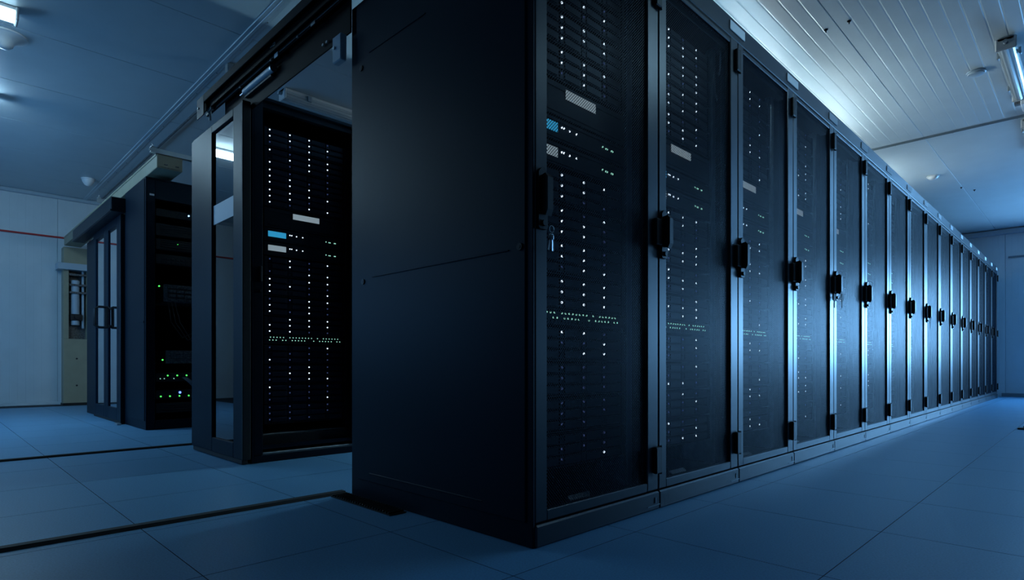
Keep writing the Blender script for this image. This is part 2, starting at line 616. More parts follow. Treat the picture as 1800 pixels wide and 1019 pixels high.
def fill_rack(rack, k=1.0, fine=True, seed=0, dy=0.0, dx=0.0):
    rnd = random.Random(seed)
    tops = [2.215 - i * SH for i in range(4)] + [1.355 - i * SH for i in range(4)] + [0.765 - i * SH for i in range(4)]
    for n_, zt in enumerate(tops):
        z = zmap(zt - SH, k)
        if fine:
            s = link('disk_shelf', SHELF_BARE, rack, (EX + dx, dy, z))
            for q in range(4):
                for r_ in range(3):
                    a = rnd.random()
                    lim = 0.62 if n_ < 8 else 0.22
                    kind = 'led_white' if a < lim else ('led_dim' if a < 0.92 else 'shelf_black')
                    link('drive_carrier', CARRIER[kind], s, (0, EY0 + 0.006 + q * CW, 0.006 + r_ * (ROWH + 0.0015)))
        else:
            link('disk_shelf', SHELF_FULL[rnd.randrange(5)], rack, (EX + dx, dy, z))
    h = link('head_unit', UNIT['head'], rack, (EX + dx, dy, zmap(1.683 - 0.138, k)))
    link('name_strip', HEAD_STRIP, h)
    for j, zt in enumerate((1.545, 1.452)):
        c = link('controller_unit', UNIT['ctl'], rack, (EX + dx, dy, zmap(zt - 0.092, k)))
        link('display', BLUE_STRIP if j == 0 else WHITE_STRIP, c)
        for d in CTL_DOTS:
            link('status_lights', d, c)
    s = link('network_switch', UNIT['switch'], rack, (EX + dx, dy, zmap(0.823 - 0.056, k)))
    link('port_lights', SW_DOTS, s)


# ------------------------------------------------------------------ rack shells
def rack_frame_mesh(h):
    mb = MB()
    for (xa, xb) in ((-0.075, -0.036), (-1.19, -1.13)):
        for (ya, yb) in ((0.006, 0.05), (0.75, 0.794)):
            mb.box(xa, xb, ya, yb, 0.08, h - 0.02, bev=0.004)
    mb.box(-0.075, -0.036, 0.05, 0.75, 0.080, 0.105)
    mb.box(-0.075, -0.036, 0.05, 0.75, h - 0.055, h - 0.02)
    return mb.mesh('frame', 'rack_paint')


FRAME = rack_frame_mesh(RH)
ROOF = MB().box(-1.195, -0.001, 0.002, 0.798, RH - 0.02, RH, bev=0.004).mesh('roof', 'rack_paint')
PLINTH = MB().box(-1.19, 0.006, 0.0015, 0.7985, 0.0, 0.078, bev=0.006).mesh('plinth', 'door_paint')
BRACKET = MB().box(0.006, 0.009, 0.70, 0.798, 0.020, 0.024).box(0.006, 0.009, 0.760, 0.766, 0.030, 0.055).mesh('plinth_bracket', 'strip_dark')
BACK = MB().box(-1.20, -1.185, 0.006, 0.794, 0.08, RH - 0.02).mesh('back_panel', 'side_paint')
PART = MB().box(-1.185, -0.08, 0.792, 0.797, 0.08, RH - 0.02).mesh('inner_panel', 'interior')
BASE = MB().box(-1.18, -0.08, 0.01, 0.79, 0.08, 0.088).mesh('base_plate', 'interior')
RAILM = MB().box(-0.16, -0.108, 0.062, 0.098, 0.10, RH - 0.03, bev=0.003).mesh('mounting_rail', 'interior')
RAILR = MB().box(-0.14, -0.100, 0.703, 0.747, 0.10, RH - 0.03, bev=0.003).box(-0.30, -0.14, 0.744, 0.747, 0.10, RH - 0.03).mesh('mounting_rail', 'zinc')
_v = MB()  # white bars stand in for light showing through the base slots
for k in range(5):
    _v.box(-0.13 - 0.010 * k, -0.124 - 0.010 * k, 0.34 + 0.01 * k, 0.47 + 0.012 * k, 0.088, 0.094)
VENT_LIGHT = _v.mesh('vent_light_bars', 'paper_white')

DOOR = (MB().box(-0.030, 0.0, 0.003, 0.066, 0.084, RH, bev=0.004).box(-0.030, 0.0, 0.711, 0.796, 0.084, RH, bev=0.004)
        .box(-0.030, -0.001, 0.066, 0.711, 0.084, 0.122, bev=0.003).box(-0.030, -0.001, 0.066, 0.711, RH - 0.034, RH, bev=0.003)).mesh('door', 'door_paint')
SHEET = MB().box(-0.0125, -0.011, 0.062, 0.715, 0.118, RH - 0.030).mesh('perforated_sheet', 'perforated')
HINGE = (MB().box(0.0, 0.020, 0.752, 0.800, 0.0, 0.115, bev=0.004).cyl((0.012, 0.797, -0.004), (0.012, 0.797, 0.119), 0.007, 8)).mesh('hinge', 'black_plastic')
_h = MB()
_h.prism([(0.006, 1.105), (0.012, 1.098), (0.046, 1.098), (0.052, 1.105), (0.052, 1.292), (0.040, 1.306), (0.029, 1.312), (0.018, 1.306), (0.006, 1.292)], 0, 0.0, 0.014)
HANDLE = _h.mesh('handle', 'black_plastic')
_h = MB()
_h.prism([(0.012, 1.15), (0.036, 1.14), (0.046, 1.16), (0.046, 1.27), (0.034, 1.285), (0.012, 1.28)], 1, 0.016, 0.044)
_h.cyl((0.012, 0.030, 1.118), (0.022, 0.030, 1.118), 0.011, 10)
LEVER = _h.mesh('handle_lever', 'black_plastic')


def side_panel_mesh(depth, h, base=True):
    """flat end panel facing -y: outer at y=-0.012, raised border, pressed lines, quarter-turn locks"""
    mb = MB()
    mb.box(-depth, 0.0, -0.010, 0.002, 0.002, h, bev=0.002)
    mb.box(-depth + 0.055, -0.030, -0.016, -0.010, 0.085, h - 0.02, bev=0.004)
    return mb


def groove(parent, x0_, x1_, z):
    MB().box(x0_, x1_, -0.0195, -0.0155, z - 0.003, z + 0.003, bev=0.0015).build('pressed_line', 'side_paint', parent)


LOCK = MB().cyl((0, -0.014, 0), (0, -0.021, 0), 0.013, 14).cyl((0, -0.020, 0), (0, -0.022, 0), 0.006, 10).mesh('panel_lock', 'black_plastic', True)

ORD = ['first', 'second', 'third', 'fourth', 'fifth', 'sixth', 'seventh', 'eighth', 'ninth', 'tenth', 'eleventh', 'twelfth', 'thirteenth', 'fourteenth', 'fifteenth', 'sixteenth']


def rack(i):
    e = empty('server_rack', (0, i * RW, 0))
    if i == 0:
        lab = 'black server rack with perforated door and plain side panel at the near corner'
    elif i == 15:
        lab = 'black server rack at the far end of the long row beside the end wall'
    else:
        lab = 'black server rack with perforated door, %s in the long row from the near corner' % ORD[i]
    tag(e, lab, 'server rack', 'server racks in the long front row')
    link('frame', FRAME, e)
    link('roof', ROOF, e)
    p = link('plinth', PLINTH, e)
    link('plinth_bracket', BRACKET, p)
    link('back_panel', BACK, e)
    link('inner_panel', PART, e)
    b = link('base_plate', BASE, e)
    link('vent_light_bars', VENT_LIGHT, b)
    link('mounting_rail', RAILM, e)
    link('mounting_rail', RAILR, e)
    d = link('door', DOOR, e)
    link('perforated_sheet', SHEET, d)
    for z in (0.158, 1.150, 2.185):
        link('hinge', HINGE, d, (0, 0, z))
    link('handle', HANDLE, d)
    link('handle_lever', LEVER, d)
    fill_rack(e, 1.035, fine=(i < 2), seed=10 + i)
    if i == 0:
        s = side_panel_mesh(RD, RH).build('side_panel', 'side_paint', e)
        s['label'] = 'plain black steel side panel'
        groove(s, -1.005, -0.11, 1.035)
        groove(s, -1.03, -0.60, 2.08)
        groove(s, -1.03, -0.25, 0.125)
        for (x, z) in ((-1.085, 1.02), (-1.10, 2.03), (-0.055, 1.04)):
            link('panel_lock', LOCK, s, (x, 0, z))
    return e


racks = [rack(i) for i in range(16)]

# fascia along the top of the long row with its label plates
fas = empty('row_fascia', (0, 0, RH))
tag(fas, 'dark fascia along the top of the long rack row carrying pale label plates', 'fascia')
MB().box(-0.04, -0.004, -0.01, 16 * RW, 0.004, 0.108, bev=0.004).build('fascia_strip', 'door_paint', fas)
lp = MB().box(-0.004, 0.002, -0.095, 0.085, 0.035, 0.085, bev=0.002).mesh('label_plate', 'paper_white')
for i in range(1, 17):
    link('label_plate', lp, fas, (0, i * RW - (0.09 if i == 16 else 0), 0))

# keys
def key(loc, rot, lab):
    k = MB()
    k.prism([(-0.014, -0.004), (-0.014, -0.028), (-0.007, -0.036), (0.007, -0.036), (0.014, -0.028), (0.014, -0.004), (0.005, 0.004), (-0.005, 0.004)], 0, -0.0015, 0.0015)
    k.box(-0.001, 0.001, -0.0035, 0.0035, 0.004, 0.034)
    k.box(-0.001, 0.001, 0.0035, 0.006, 0.020, 0.026)
    o = k.build('key', 'matte_black')
    o.location = loc
    o.rotation_euler = rot
    o.scale = (1.5, 1.5, 1.5)
    return tag(o, lab, 'key', 'keys hanging at the rack door locks')


KA = 'small dark key at the %s, %s'
key((0.016, 4 * RW + 0.135, 1.10), (math.pi, 0.0, 0.0), KA % ('fifth rack of the long row', 'hanging right of its handle'))
key((0.020, 4 * RW + 0.100, 1.118), (math.radians(98), 0, 0.0), KA % ('fifth rack of the long row', 'sticking out level'))
key((0.016, 4 * RW - 0.040, 1.09), (math.pi, 0, 0.0), KA % ('fifth rack of the long row', 'hanging at left'))
key((0.016, 8 * RW + 0.140, 1.09), (math.pi, 0, 0.0), KA % ('ninth rack of the long row', 'hanging below its handle'))
key((0.020, 8 * RW + 0.100, 1.118), (math.radians(98), 0, 0.0), KA % ('ninth rack in the long row', 'sticking out level'))
kr = empty('key_ring', (0.026, 0.058, 1.10))
tag(kr, 'small bunch of steel keys on a ring at the near corner rack handle', 'keys')
MB().tube([(0, 0.012 * math.cos(t * math.pi / 6), 0.012 * math.sin(t * math.pi / 6)) for t in range(13)], 0.0014, 6).build('ring', 'steel', kr)
for q in range(3):
    kk = MB().box(-0.001, 0.001, -0.004, 0.004, -0.070, -0.03).cyl((-0.0015, 0, -0.022), (0.0015, 0, -0.022), 0.011, 10).build('key_blade', 'steel', kr)
    kk.rotation_euler = (0.25 * (q - 1), 0, 0.3 * q)
    kk.location = (0.003 * q, 0, -0.006)

# loose cable glinting behind the second rack's door, hung from its roof
tag(MB().tube([(-0.06, RW + 0.640, 2.16), (-0.062, RW + 0.645, 2.11), (-0.064, RW + 0.665, 2.06), (-0.066, RW + 0.695, 2.03)], 0.004, 6).tube([(-0.06, RW + 0.700, 2.165), (-0.06, RW + 0.715, 2.20), (-0.06, RW + 0.72, 2.33)], 0.005, 6).build('earth_cable', 'steel', racks[1], loc=(0, -RW, 0)), 'thin pale earth cable')

# ------------------------------------------------------------------ second row: open rack by the sliding door
r2 = empty('open_server_rack', (-2.43, 0.0, 0))
tag(r2, 'black server rack full of white status lights, behind the parked sliding door', 'server rack')
for (nm, me) in (('frame', FRAME), ('roof', ROOF), ('back_panel', BACK), ('inner_panel', PART)):
    link(nm, me, r2)
MB().box(-1.15, -0.004, 0.002, 0.798, 0.0, 0.05, bev=0.004).build('plinth', 'rack_paint', r2)
link('base_plate', BASE, r2)
MB().box(-0.10, -0.078, 0.07, 0.74, 0.088, 0.165, bev=0.003).build('bottom_rail', 'interior', r2)
MB().box(-0.60, -0.11, 0.10, 0.72, 0.165, 0.170).build('cable_tray', 'zinc', r2)
MB().box(-0.07, -0.02, 0.06, 0.74, 0.048, 0.060, bev=0.002).build('sill', 'zinc', r2)
link('mounting_rail', RAILM, r2)
MB().box(-0.16, -0.108, 0.702, 0.738, 0.10, RH - 0.03, bev=0.003).build('mounting_rail', 'interior', r2)
MB().box(-0.05, 0.0, 0.72, 0.80, 0.05, RH - 0.02, bev=0.004).build('front_post', 'rack_paint', r2)
MB().box(-0.05, 0.0, 0.0, 0.06, 0.05, RH - 0.02, bev=0.004).build('front_post', 'rack_paint', r2)
MB().box(0.0, 0.018, 0.035, 0.05, 1.16, 1.26, bev=0.004).cyl((0.018, 0.042, 1.10), (0.0, 0.042, 1.10), 0.008, 10).build('latch', 'unit_dark', r2)
side_panel_mesh(1.15, RH).build('side_panel', 'side_paint', r2)
fill_rack(r2, 1.0, fine=True, seed=77, dy=0.012)

# the rest of the second row, closed
for i in range(1, 4):
    e = empty('server_rack', (-2.43, i * RW, 0))
    tag(e, 'black server rack standing %s behind the rack of white lights' % ('directly', 'second', 'third')[i - 1] if i == 1 else 'black server rack %s in line after the rack of white lights' % ('', 'second', 'third')[i - 1], 'server rack')
    for (nm, me) in (('frame', FRAME), ('roof', ROOF), ('back_panel', BACK), ('inner_panel', PART), ('plinth', PLINTH)):
        link(nm, me, e)
    d = link('door', DOOR, e)
    link('perforated_sheet', SHEET, d)
    fill_rack(e, 1.0, fine=False, seed=90 + i)

# sliding door parked in front of the second row's end
sd = empty('sliding_door', (-2.40, -0.035, 0.035))
tag(sd, 'grey-blue sliding aisle door with tall dark window and white band, parked open', 'door')
DW, DH = 0.98, 2.235
wx0, wx1 = -0.55, -0.155
f = MB()
f.box(-DW, wx0, -0.045, 0.0, 0.0, DH, bev=0.005).box(wx1, 0.0, -0.045, 0.0, 0.0, DH, bev=0.005)
f.box(wx0, wx1, -0.045, 0.0, 0.0, 0.095, bev=0.003).box(wx0, wx1, -0.045, 0.0, DH - 0.05, DH, bev=0.003)
f.build('door_leaf', 'side_paint', sd)
MB().box(wx0 - 0.004, wx1 + 0.004, -0.030, -0.024, 0.09, DH - 0.045).build('window_pane', 'dark_glass', sd)
MB().box(wx0, wx1, -0.0335, -0.031, 1.555, 1.685).build('white_band', 'paper_white', sd)
MB().box(-DW + 0.02, -0.02, -0.040, -0.005, -0.030, -0.001, bev=0.003).build('bottom_guide', 'rubber', sd)
MB().box(0.0, 0.02, -0.05, 0.0, 0.0, DH, bev=0.004).build('edge_seal', 'rubber', sd)

# header with the door gear over the middle aisle
hd = empty('door_header', (-2.1, -0.02, 2.23))
hd.scale = (1.0, 0.66, 0.68)
tag(hd, 'black overhead door header with rail, rollers and damper across the middle aisle', 'door header')
MB().box(-0.75, 0.92, -0.012, 0.0, 0.0, 0.36, bev=0.003).build('back_plate', 'matte_black', hd)
MB().box(-1.0, 0.92, -0.155, -0.014, 0.335, 0.36, bev=0.003).build('top_cover', 'matte_black', hd)
MB().box(-0.86, 0.92, -0.165, -0.155, 0.285, 0.36, bev=0.003).build('front_cover', 'matte_black', hd)
MB().box(-1.0, -0.86, -0.165, -0.155, 0.16, 0.36, bev=0.003).build('end_plate', 'side_paint', hd)
MB().box(-1.0, 0.92, -0.075, -0.060, 0.225, 0.255, bev=0.003).box(-1.0, 0.92, -0.062, -0.052, 0.225, 0.33).build('rail', 'unit_dark', hd)
MB().box(-1.0, 0.92, -0.115, -0.105, 0.235, 0.335).build('rail', 'matte_black', hd)
dm = MB().cyl((-0.33, -0.05, 0.165), (0.08, -0.05, 0.165), 0.030, 16).build('damper', 'trim_paint', hd, smooth=True)
MB().cyl((-0.40, -0.05, 0.165), (-0.33, -0.05, 0.165), 0.010, 10).cyl((0.08, -0.05, 0.165), (0.095, -0.05, 0.165), 0.032, 12).build('damper_rod', 'steel', dm, smooth=True)
MB().box(-0.34, 0.06, -0.050, -0.014, 0.115, 0.135, bev=0.003).build('damper_bracket', 'unit_dark', hd)
bolt = MB().cyl((0, 0, 0), (0, -0.010, 0), 0.010, 8).mesh('bolt', 'zinc')
for (x, y, z) in ((-0.96, -0.166, 0.26), (-0.37, -0.07, 0.22), (0.10, -0.07, 0.22), (0.34, -0.10, 0.28), (0.44, -0.07, 0.22), (0.08, -0.10, 0.29), (0.66, -0.02, 0.05), (0.70, -0.02, 0.05)):
    link('bolt', bolt, hd, (x, y, z))
MB().box(0.155, 0.20, -0.082, -0.078, 0.20, 0.235).build('sticker', 'paper_white', hd)
MB().box(0.60, 0.645, -0.082, -0.078, 0.20, 0.225).build('clip', 'zinc', hd)
arrow = MB()
arrow.box(0.16, 0.20, -0.121, -0.117, 0.270, 0.276).box(0.197, 0.203, -0.121, -0.117, 0.262, 0.286).box(0.203, 0.225, -0.121, -0.117, 0.280, 0.286).box(0.203, 0.225, -0.121, -0.117, 0.262, 0.268).box(0.222, 0.228, -0.121, -0.117, 0.266, 0.282)
arrow.build('link_arm', 'zinc', hd)
MB().cyl((-0.86, -0.10, 0.12), (-0.86, -0.10, 0.23), 0.012, 10).box(-0.90, -0.82, -0.115, -0.085, 0.21, 0.24, bev=0.003).build('roller', 'zinc', hd, smooth=True)
# small actuator box at the right end, under the header
ab = empty('actuator_box', (-1.285, -0.03, 2.07))
tag(ab, 'small blue-grey metal box with a screw under the door header', 'box')
MB().box(-0.005, 0.075, -0.035, 0.0, 0.03, 0.158, bev=0.004).build('housing', 'trim_paint', ab)
MB().cyl((0.018, -0.035, 0.10), (0.018, -0.042, 0.10), 0.008, 10).build('screw', 'steel', ab)

# ------------------------------------------------------------------ third row: rack of network gear
K3 = 1.032
r3 = empty('network_rack', (-5.08, 0.03, 0))
tag(r3, 'open black network rack with green and blue lights and loose cables', 'network rack')
H3 = 2.43
D3 = 0.82
f = MB()
f.box(-0.07, 0.0, 0.0, 0.07, 0.0, H3 - 0.02, bev=0.004).box(-0.07, 0.0, 0.73, 0.80, 0.0, H3 - 0.02, bev=0.004)
f.box(-0.07, 0.0, 0.07, 0.73, 0.0, 0.09).box(-0.07, 0.0, 0.07, 0.73, H3 - 0.20, H3 - 0.02)
f.build('frame', 'rack_paint', r3)
MB().box(-D3, 0.0, 0.0, 0.80, H3 - 0.02, H3, bev=0.004).build('roof', 'rack_paint', r3)
MB().box(-D3, -D3 + 0.01, 0.01, 0.79, 0.02, H3 - 0.02).build('back_panel', 'interior', r3)
MB().box(-D3 + 0.01, -0.07, 0.79, 0.798, 0.02, H3 - 0.02).build('inner_panel', 'interior', r3)
MB().box(-D3 + 0.01, -0.07, 0.01, 0.79, 0.0, 0.03).build('base_plate', 'interior', r3)
s = side_panel_mesh(D3, H3).build('side_panel', 'side_paint', r3)
groove(s, -0.40, -0.07, 1.045)
link('panel_lock', LOCK, s, (-0.05, 0, 1.04))
MB().box(0.0, 0.003, 0.022, 0.062, H3 - 0.175, H3 - 0.158).build('badge', 'paper_white', r3)


def ledset(parent, mat, pts, rr=0.007):
    for (y, z) in pts:
        MB().cyl((0.0, y, z), (0.005, y, z), rr, 8).build('status_light', mat, parent)


def gear(name, z_, h, mat, detail, y0_=0.115, y1_=0.685, x=-0.09):
    mb = MB()
    mb.box(-0.45, -0.004, y0_, y1_, 0.0, h, bev=0.003)
    mb.box(-0.006, 0.0, y0_ - 0.018, y1_ + 0.018, 0.002, h - 0.002, bev=0.002)
    if detail == 'ports':
        for a in range(12):
            for b in range(max(1, int(h / 0.035))):
                yy = y0_ + 0.03 + a * 0.043
                mb.box(0.0, 0.004, yy, yy + 0.030, 0.008 + b * 0.034, 0.030 + b * 0.034, bev=0.002)
    elif detail == 'slots':
        for b in range(int(h / 0.022)):
            mb.box(0.0, 0.006, y0_ + 0.02, y1_ - 0.02, 0.006 + b * 0.022, 0.018 + b * 0.022, bev=0.003)
    elif detail == 'modules':
        for a in range(7):
            for b in range(4):
                yy = y0_ + 0.02 + a * 0.077
                mb.box(0.0, 0.010 + 0.006 * ((a * 3 + b) % 3), yy, yy + 0.068, 0.008 + b * h / 4.2, 0.006 + b * h / 4.2 + h / 5.5, bev=0.003)
                mb.cyl((0.01, yy + 0.02, 0.02 + b * h / 4.2), (0.030, yy + 0.02, 0.02 + b * h / 4.2), 0.006, 6)
    return mb.build(name, mat, r3, loc=(x, 0, z_))


g = gear('server_unit', 2.09, 0.075, 'unit_dark', 'ports')
ledset(g, 'led_sky', [(0.39, 0.045)], 0.008)
gear('server_unit', 1.90, 0.12, 'unit_dark', 'slots')
g = gear('server_unit', 1.76, 0.11, 'unit_dark', 'slots')
ledset(g, 'led_green', [(0.29, 0.075)], 0.006)
g = gear('server_unit', 1.62, 0.10, 'unit_dark', 'ports')
ledset(g, 'led_red', [(0.455, 0.04), (0.468, 0.04)], 0.008)
g = gear('modular_switch', 1.25, 0.175, 'unit_grey', 'modules', y0_=0.18)
ledset(g, 'led_green', [(0.125, 0.15)], 0.008)
g = gear('patch_panel', 0.64, 0.13, 'unit_grey', 'slots', y0_=0.20, y1_=0.60)
ledset(g, 'led_green', [(0.155, 0.035)], 0.008)
ledset(g, 'led_mint', [(0.44, 0.015), (0.49, 0.015), (0.44, -0.03), (0.49, -0.03)], 0.006)
g = gear('switch_unit', 0.46, 0.085, 'unit_dark', 'ports')
ledset(g, 'led_green', [(0.20, 0.060), (0.285, 0.060), (0.37, 0.060), (0.455, 0.060)], 0.008)
ledset(g, 'led_mint', [(0.135, 0.03), (0.17, 0.03), (0.255, 0.03), (0.37, 0.03)], 0.005)
g = gear('switch_unit', 0.29, 0.085, 'unit_dark', 'ports')
ledset(g, 'led_green', [(0.14, 0.025), (0.22, 0.025), (0.305, 0.025), (0.39, 0.025), (0.475, 0.025)], 0.008)
ledset(g, 'led_blue', [(0.31, 0.06)], 0.012)
gear('server_unit', 0.15, 0.10, 'unit_dark', 'slots')
for q in range(4):
    MB().tube([(-0.085, 0.33 + 0.012 * q, 0.50), (-0.05, 0.36 + 0.012 * q, 0.47), (-0.03, 0.41 + 0.012 * q, 0.41), (-0.02, 0.47 + 0.012 * q, 0.35 - 0.01 * q), (-0.03, 0.55, 0.32)], 0.005, 6).build('patch_cable', 'cable_grey', r3, smooth=True)
for q in range(3):
    MB().tube([(-0.08, 0.20 + 0.03 * q, 1.25), (-0.05, 0.22 + 0.04 * q, 1.05), (-0.045, 0.32 + 0.05 * q, 0.90 - 0.03 * q), (-0.05, 0.48 + 0.02 * q, 0.98), (-0.07, 0.56 + 0.02 * q, 1.2), (-0.07, 0.58, 1.55)], 0.006, 6).build('patch_cable', 'unit_dark', r3, smooth=True)
# small box on the rack roof
bx_ = empty('roof_box', (-5.55, 0.10, H3 + 0.001))
tag(bx_, 'small dark box on the roof of the network rack', 'box')
MB().box(-0.22, 0.20, -0.06, 0.06, 0.0, 0.012).build('mount', 'rack_paint', bx_)

# ------------------------------------------------------------------ closed double door and row four
gd = empty('double_door', (-5.93, 0.03, 0.0))
tag(gd, 'closed double aisle door with two tall glass panes and pull handles shaped with their reflections', 'door')
for (side, xa, xb) in ((1, -0.72, -0.01), (-1, -1.43, -0.725)):
    leaf = MB()
    wa, wb_ = (xa + 0.09, xa + 0.52) if side == 1 else (xa + 0.13, xa + 0.59)
    leaf.box(xa, wa, -0.04, 0.0, 0.03, 2.22, bev=0.004).box(wb_, xb, -0.04, 0.0, 0.03, 2.22, bev=0.004)
    leaf.box(wa, wb_, -0.04, 0.0, 0.03, 0.16, bev=0.003).box(wa, wb_, -0.04, 0.0, 2.14, 2.22, bev=0.003)
    lo = leaf.build('door_leaf', 'side_paint', gd)
    MB().box(wa - 0.004, wb_ + 0.004, -0.026, -0.020, 0.155, 2.145).build('glass_pane', 'door_glass', lo)
    hx = -0.61
    s_ = side
    hh = MB().tube([(hx + s_ * 0.03, -0.03, 1.25), (hx + s_ * 0.03, -0.055, 1.275), (hx + s_ * 0.03, -0.13, 1.275), (hx + s_ * 0.03, -0.165, 1.25), (hx + s_ * 0.03, -0.165, 1.07), (hx + s_ * 0.03, -0.13, 1.045), (hx + s_ * 0.03, -0.055, 1.045), (hx + s_ * 0.03, -0.03, 1.07)], 0.012, 8)  # half of the ring is the pull's reflection in the glass, built solid
    hh.tube([(hx + s_ * 0.03, -0.055, 1.275), (hx + s_ * 0.03, -0.055, 1.045)], 0.010, 8)
    hh.build('mirrored_pull', 'black_plastic', lo, smooth=True)
MB().box(-1.43, -0.01, -0.035, 0.0, 0.0, 0.028, bev=0.003).build('threshold', 'rubber', gd)
MB().box(-0.008, 0.024, -0.05, -0.005, 0.0, 2.2, bev=0.003).build('edge_post', 'rack_paint', gd)
MB().box(0.0, 0.12, -0.10, -0.06, 0.001, 0.02, bev=0.003).build('floor_stop', 'steel', gd)
gh = empty('door_header', (-5.93, 0.0, 2.222))
tag(gh, 'black box header over the closed double door', 'door header')
MB().box(-2.15, 0.06, -0.11, 0.02, 0.0, 0.15, bev=0.006).build('cover', 'rack_paint', gh)
MB().box(-2.15, 0.06, -0.118, -0.110, 0.0, 0.02, bev=0.003).build('lip', 'rack_paint', gh)

r4 = empty('end_cabinet', (-7.385, 0.04, 0))
tag(r4, 'dark grey cabinet end left of the closed double door', 'cabinet')
s = side_panel_mesh(0.62, 2.215).build('side_panel', 'side_paint', r4)
groove(s, -0.40, -0.10, 1.04)
link('panel_lock', LOCK, s, (-0.07, 0, 1.04))
MB().box(-0.62, 0.0, 0.004, 0.9, 0.002, 2.215, bev=0.004).build('body', 'rack_paint', r4)

# ------------------------------------------------------------------ services on the left wall
duct = empty('cable_duct', (-4.82, 0.05, 2.46))
tag(duct, 'long beige cable duct running above the racks to the left wall', 'duct')
MB().box(-5.10, 0.0, 0.0, 0.215, 0.0, 0.125, bev=0.004).build('trough', 'beige', duct)
for k in range(6):
    MB().box(-5.10 + k * 0.85, -5.10 + k * 0.85 + 0.835, -0.006, 0.221, 0.110, 0.132, bev=0.003).build('cover', 'beige', duct)
for y in (0.06, 0.155):
    MB().box(-0.02, 0.006, y, y + 0.03, 0.035, 0.045, bev=0.002).build('clip', 'unit_grey', duct)
MB().box(-0.004, 0.004, 0.01, 0.205, 0.010, 0.014).build('seam', 'unit_grey', duct)
for n_, x in enumerate((-4.84, -7.2)):
    st = empty('strut_hanger', (x, 0.0, 2.5925))
    tag(st, 'galvanised strut crosspiece lying %s' % ('over the near end of the beige duct' if n_ == 0 else 'over the far half of the beige duct'), 'strut')
    MB().box(-0.022, 0.022, 0.0, 0.42, 0.0, 0.012).box(-0.022, -0.018, 0.0, 0.42, 0.012, 0.042).box(0.018, 0.022, 0.0, 0.42, 0.012, 0.042).build('channel', 'steel', st)
    for y in (0.02, 0.39):
        MB().cyl((0, y, 0.012), (0, y, 0.085), 0.006, 8).build('bolt', 'zinc', st)
        MB().box(-0.03, 0.03, y - 0.02, y + 0.02, 0.042, 0.055, bev=0.003).build('clamp', 'steel', st)
MB_c = MB().tube([(-4.0, 0.52, H - 0.03), (-9.9, 0.52, H - 0.03)], 0.012, 8)
tag(MB_c.build('conduit', 'unit_grey'), 'thin dark conduit along the ceiling above the beige duct', 'conduit')
tag(MB().box(-4.10, -4.02, 0.40, 0.47, H - 0.09, H - 0.001, bev=0.01).cyl((-4.06, 0.435, H - 0.13), (-4.06, 0.435, H - 0.08), 0.012, 8).build('ceiling_clamp', 'zinc'), 'small galvanised clamp on the ceiling above the sliding door', 'clamp')

cc = empty('service_column', (X0 + 0.001, 0.05, 0))
tag(cc, 'beige service column with pipes and valve against the left wall', 'column')
MB().box(0.02, 0.20, 0.0, 0.34, 0.0, 1.03, bev=0.004).build('lower_cover', 'beige', cc)
MB().box(0.02, 0.20, 0.0, 0.07, 1.03, 2.20, bev=0.004).build('side_channel', 'beige', cc)
MB().box(0.02, 0.05, 0.07, 0.34, 1.03, 2.20).build('back_plate', 'unit_grey', cc)
MB().box(0.02, 0.20, 0.30, 0.34, 1.03, 2.20, bev=0.004).build('side_channel', 'beige', cc)
MB().cyl((0.13, 0.16, 1.25), (0.13, 0.16, 1.95), 0.055, 16).cyl((0.13, 0.26, 1.2), (0.13, 0.26, 2.1), 0.018, 10).build('pipe', 'trim_paint', cc, smooth=True)
MB().box(0.06, 0.20, 0.09, 0.24, 1.32, 1.42, bev=0.008).cyl((0.2, 0.17, 1.37), (0.24, 0.17, 1.37), 0.03, 12).build('valve', 'unit_dark', cc)
for z in (2.02, 1.86, 1.74):
    MB().box(0.05, 0.21, 0.075, 0.30, z, z + 0.03, bev=0.003).build('bracket', 'unit_grey', cc)
MB().box(0.02, 0.28, -0.08, 0.36, 2.10, 2.20, bev=0.004).build('bracket_plate', 'trim_paint', cc)
MB().box(0.02, 0.22, 0.0, 0.34, 2.20, 2.455, bev=0.004).build('upper_cover', 'beige', cc)
for (y, z) in ((0.17, 0.72), (0.17, 0.30)):
    MB().cyl((0.20, y, z), (0.206, y, z), 0.014, 10).build('screw', 'unit_dark', cc)
MB().box(0.005, 0.23, -0.01, 0.35, 0.0, 0.03, bev=0.004).build('foot_trim', 'unit_dark', cc)

tag(MB().tube([(X0 + 0.025, Y0, 2.62), (X0 + 0.025, 8.0, 2.62)], 0.014, 10).build('red_pipe', 'red_pipe', smooth=True), 'thin red pipe along the left wall', 'pipe')
tag(MB().tube([(0.1, Y1 - 0.025, 2.72), (X1, Y1 - 0.025, 2.72)], 0.016, 10).build('dark_pipe', 'strip_dark', smooth=True), 'thin dark pipe along the end wall', 'pipe')

# ------------------------------------------------------------------ on the floor
for (x, y1_, lab) in ((-1.262, -0.02, 'black rubber floor strip running to the corner of the long row'), (-3.68, 0.03, 'black rubber floor strip running to the foot of the sliding door row')):
    tag(MB().prism([(x - 0.028, 0.0), (x + 0.028, 0.0), (x + 0.018, 0.013), (x - 0.018, 0.013)], 1, Y0 + 0.02, y1_).build('floor_strip', 'rubber'), lab, 'floor strip')
fg = empty('floor_grille', (-1.22, -0.11, 0.001))
tag(fg, 'narrow black slatted floor grille at the foot of the plain side panel', 'grille')
MB().box(0.0, 0.50, 0.0, 0.085, 0.0, 0.004).build('tray', 'rubber', fg)
sl = MB().box(0.0, 0.008, 0.004, 0.081, 0.004, 0.012, bev=0.001).mesh('slat', 'black_plastic')
for k in range(24):
    link('slat', sl, fg, (0.006 + k * 0.0205, 0, 0))
fb = empty('floor_socket', (0.86, 6.1, 0.001))
tag(fb, 'small dark floor socket lid in the right aisle', 'floor socket')
